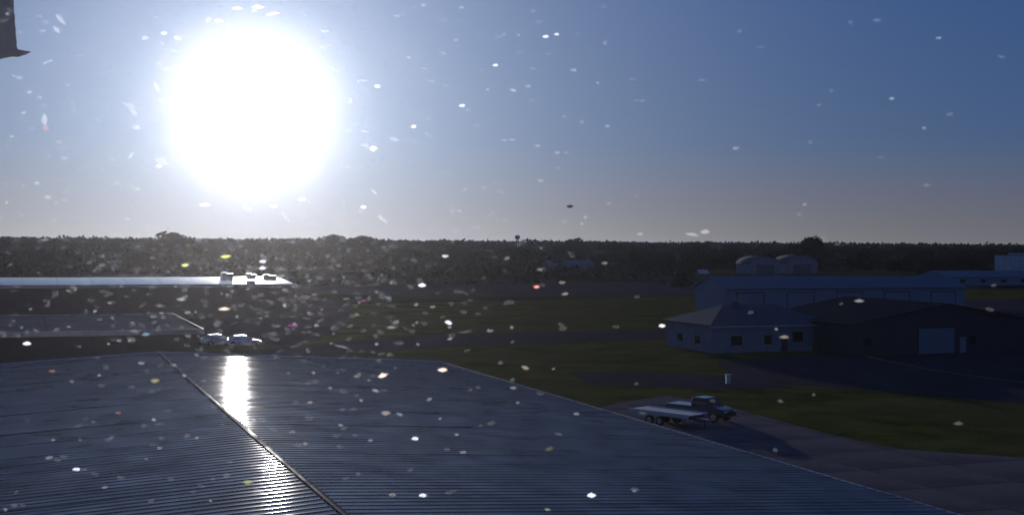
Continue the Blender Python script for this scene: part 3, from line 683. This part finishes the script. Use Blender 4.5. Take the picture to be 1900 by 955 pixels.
B = [  # x, y, w, h, colour, strength, shape, turn
 (50,637,22,10,'white','strong','dot',0),(783,529,20,11,'white','strong','dot',0),(1097,918,26,12,'white','strong','dot',0),(1228,604,20,9,'white','strong','dot',0),
 (996,532,18,9,'red','strong','dot',0),(142,870,22,9,'white','strong','ring',0),(692,276,20,17,'white','strong','dot',0),(768,235,16,9,'warm','strong','dot',0),
 (85,238,22,16,'red','mid','dot',0),(82,222,18,36,'white','mid','dot',0),(112,36,44,14,'white','mid','dot',-.8),(104,55,30,14,'white','mid','dot',-.8),
 (1013,68,18,8,'white','strong','ring',0),(1033,64,14,6,'white','strong','ring',0),(920,121,16,7,'white','strong','ring',0),(406,39,30,10,'white','strong','dot',-.1),
 (440,16,34,8,'white','strong','dot',0),(478,13,40,10,'white','strong','dot',0),(507,26,40,9,'white','strong','dot',.15),(328,71,20,11,'white','strong','dot',-.5),(305,62,18,8,'white','strong','ring',0),
 (416,573,30,8,'warm','strong','dot',.05),(335,555,30,10,'white','mid','dot',.1),(343,492,20,8,'yellow','strong','dot',.1),(350,455,16,8,'yellow','mid','ring',0),(256,457,16,7,'green','mid','ring',0),
 (418,476,30,9,'yellow','strong','dot',.1),(445,457,26,7,'warm','mid','dot',0),(488,485,20,8,'white','strong','dot',0),(524,481,18,7,'green','mid','ring',0),(487,497,22,9,'white','strong','dot',.1),(524,499,20,8,'warm','mid','ring',0),
 (650,436,18,6,'yellow','mid','dot',0),(543,603,30,8,'pink','mid','dot',-.08),(674,558,18,7,'pink','mid','ring',0),(587,603,16,8,'white','mid','dot',0),(563,560,28,12,'red','faint','dot',-.4),
 (726,607,34,8,'white','mid','dot',.05),(721,552,20,9,'blue','mid','ring',0),(832,598,24,10,'white','strong','ring',-.3),(803,569,18,8,'green','mid','ring',0),(909,613,20,8,'white','mid','ring',0),
 (826,475,18,8,'white','strong','ring',0),(712,459,18,8,'white','mid','ring',0),(85,445,20,8,'blue','mid','dot',0),(270,620,28,11,'blue','mid','dot',.1),(283,478,18,8,'white','mid','ring',0),
 (1049,545,22,9,'warm','mid','dot',.1),(1043,524,18,9,'warm','mid','ring',0),(1002,500,18,8,'white','mid','ring',0),(1122,488,18,8,'white','mid','ring',0),(941,479,18,9,'white','mid','ring',.4),
 (710,696,30,13,'warm','strong','dot',.3),(822,686,28,12,'warm','strong','dot',0),(715,766,28,16,'warm','mid','dot',0),(697,724,24,9,'white','mid','dot',-.3),(741,768,22,8,'blue','mid','dot',-.3),
 (975,682,24,12,'warm','mid','dot',-.4),(770,813,22,9,'white','strong','ring',0),(860,838,20,8,'white','mid','ring',0),(784,918,24,9,'white','strong','ring',0),(728,917,24,9,'warm','mid','ring',0),
 (797,740,18,8,'white','mid','ring',.3),(1455,625,26,10,'warm','mid','dot',0),(1594,558,26,9,'white','mid','dot',0),(287,706,26,13,'yellow','mid','dot',0),(97,688,22,8,'red','mid','dot',0),(220,765,18,8,'red','mid','ring',0),
 (262,673,20,8,'white','mid','ring',0),(322,677,20,8,'white','mid','ring',0),(459,894,28,14,'yellow','mid','dot',0),(92,848,24,9,'white','mid','ring',.2),(294,722,14,8,'yellow','faint','ring',0),
 (952,719,18,8,'white','mid','ring',0),(1070,767,18,8,'white','mid','ring',0),(1020,832,28,14,'yellow','faint','dot',.2),(1037,805,28,8,'white','faint','dot',-.3),(1778,785,26,12,'white','faint','dot',0),
 (1187,434,18,8,'white','mid','ring',0),(1003,335,16,7,'warm','mid','ring',0),(1034,283,16,7,'white','mid','ring',0),(858,196,18,8,'white','strong','ring',0),(935,260,16,6,'white','mid','ring',0),(951,259,16,6,'white','mid','ring',0),
 (787,127,14,6,'white','mid','ring',0),(1127,234,14,7,'white','mid','ring',0),(980,160,14,7,'white','mid','ring',0),(1302,149,24,7,'white','faint','dot',0),(1123,80,16,18,'white','faint','dot',0),
 (1284,435,40,10,'white','mid','dot',-.15),(1308,430,26,14,'white','mid','dot',0),(36,144,20,9,'white','mid','ring',0),(206,178,16,7,'white','mid','ring',0),(243,288,34,9,'white','mid','dot',.9),(120,293,22,10,'white','mid','ring',0),
 (88,365,16,8,'white','mid','ring',0),(148,104,20,8,'white','mid','ring',0),(79,58,20,7,'white','mid','ring',0),(295,308,18,8,'white','strong','dot',0),(380,380,30,9,'white','strong','dot',0),(508,383,26,8,'white','strong','dot',0),(560,370,22,9,'white','strong','ring',0),
 (695,357,30,9,'white','mid','dot',-.7),(674,384,18,8,'white','strong','ring',0),(710,407,30,10,'white','mid','dot',-.6),(640,310,18,8,'white','mid','ring',0),(700,160,18,8,'white','strong','ring',0),(640,95,18,8,'white','mid','ring',0),
 (736,30,16,7,'white','mid','ring',0),(572,47,18,7,'white','mid','ring',0),(635,643,50,6,'white','mid','dot',-.22),(555,440,18,7,'green','mid','ring',0),(452,634,1,1,'white','faint','dot',0)]
for s_ in B[:-1]: speck(s_[0], s_[1], s_[2] * .66, s_[3] * .66, *s_[4:])
speck(1058, 383, 14, 6, 'dark', 'mid', 'dot')
srnd = random.Random(11)
for k in range(110):                            # bright grains added to fray the edge of the sun's glow
    a, r = srnd.uniform(0, 6.28), srnd.gauss(178, 28); speck(470 + math.cos(a) * r * 1.08, 203 + math.sin(a) * r * .85, srnd.uniform(8, 28), srnd.uniform(5, 12), 'white', 'mid' if k % 3 == 0 else 'faint', 'dot', srnd.gauss(0, .5))
def place():
    while True:
        x = abs(srnd.gauss(460, 290)) if srnd.random() < .93 else srnd.uniform(0, 1900); y = srnd.uniform(0, 945)
        if x < 1890 and not (y > 640 and srnd.random() < .6): return x, y
for k in range(160):
    x, y = place(); speck(x, y, srnd.uniform(8, 13), srnd.uniform(4, 6), srnd.choice(['white'] * 7 + ['warm', 'green', 'blue']), 'mid' if srnd.random() < .5 else 'faint', 'ring' if srnd.random() < .5 else 'dot', srnd.gauss(0, .15))
for kk, cnt in (('mid', 200), ('faint', 850)):
    st = ([], [])
    for k in range(cnt):
        x, y = place() if k % 3 else (srnd.gauss(480, 190), srnd.gauss(530, 75)); speck(x, y, srnd.uniform(6, 12) * (1.5 if kk == 'faint' else .8), srnd.uniform(3.5, 7) * (1.3 if kk == 'faint' else .8), st=st, shape='ring' if srnd.random() < .6 else 'dot', rot=srnd.gauss(0, .25))
    o = obj('fine_dust_specks', st, SM['white', kk], win_, True); o['kind'] = 'stuff'

# dark metal plate hanging outside at the upper left
bd = 2.6
def bp_(x, y): a = at_depth(x, y, bd); return (a.x, a.y, a.z)
edge = [(-60, 108), (0, 107), (12, 104), (28, 101), (40, 101.5), (52, 98), (58, 96), (44, 94), (33, 91.5)]
for k in range(14): edge.append((31.5 - k * .62 + random.uniform(-.7, .7), 86 - k * 8))
edge += [(22, -60), (22, -300), (-160, -300), (-160, 118)]
pts = [bp_(*e) for e in edge]; c = Vector(pts[0])
hb = MB().prism([Vector(a) - c for a in pts], (-.02, .035, 0)).build('hanging_plate', MT['bracket'])
hb.location = c; tag(hb, 'dark weathered metal plate with a pointed lip hanging at the upper left corner', 'metal plate')
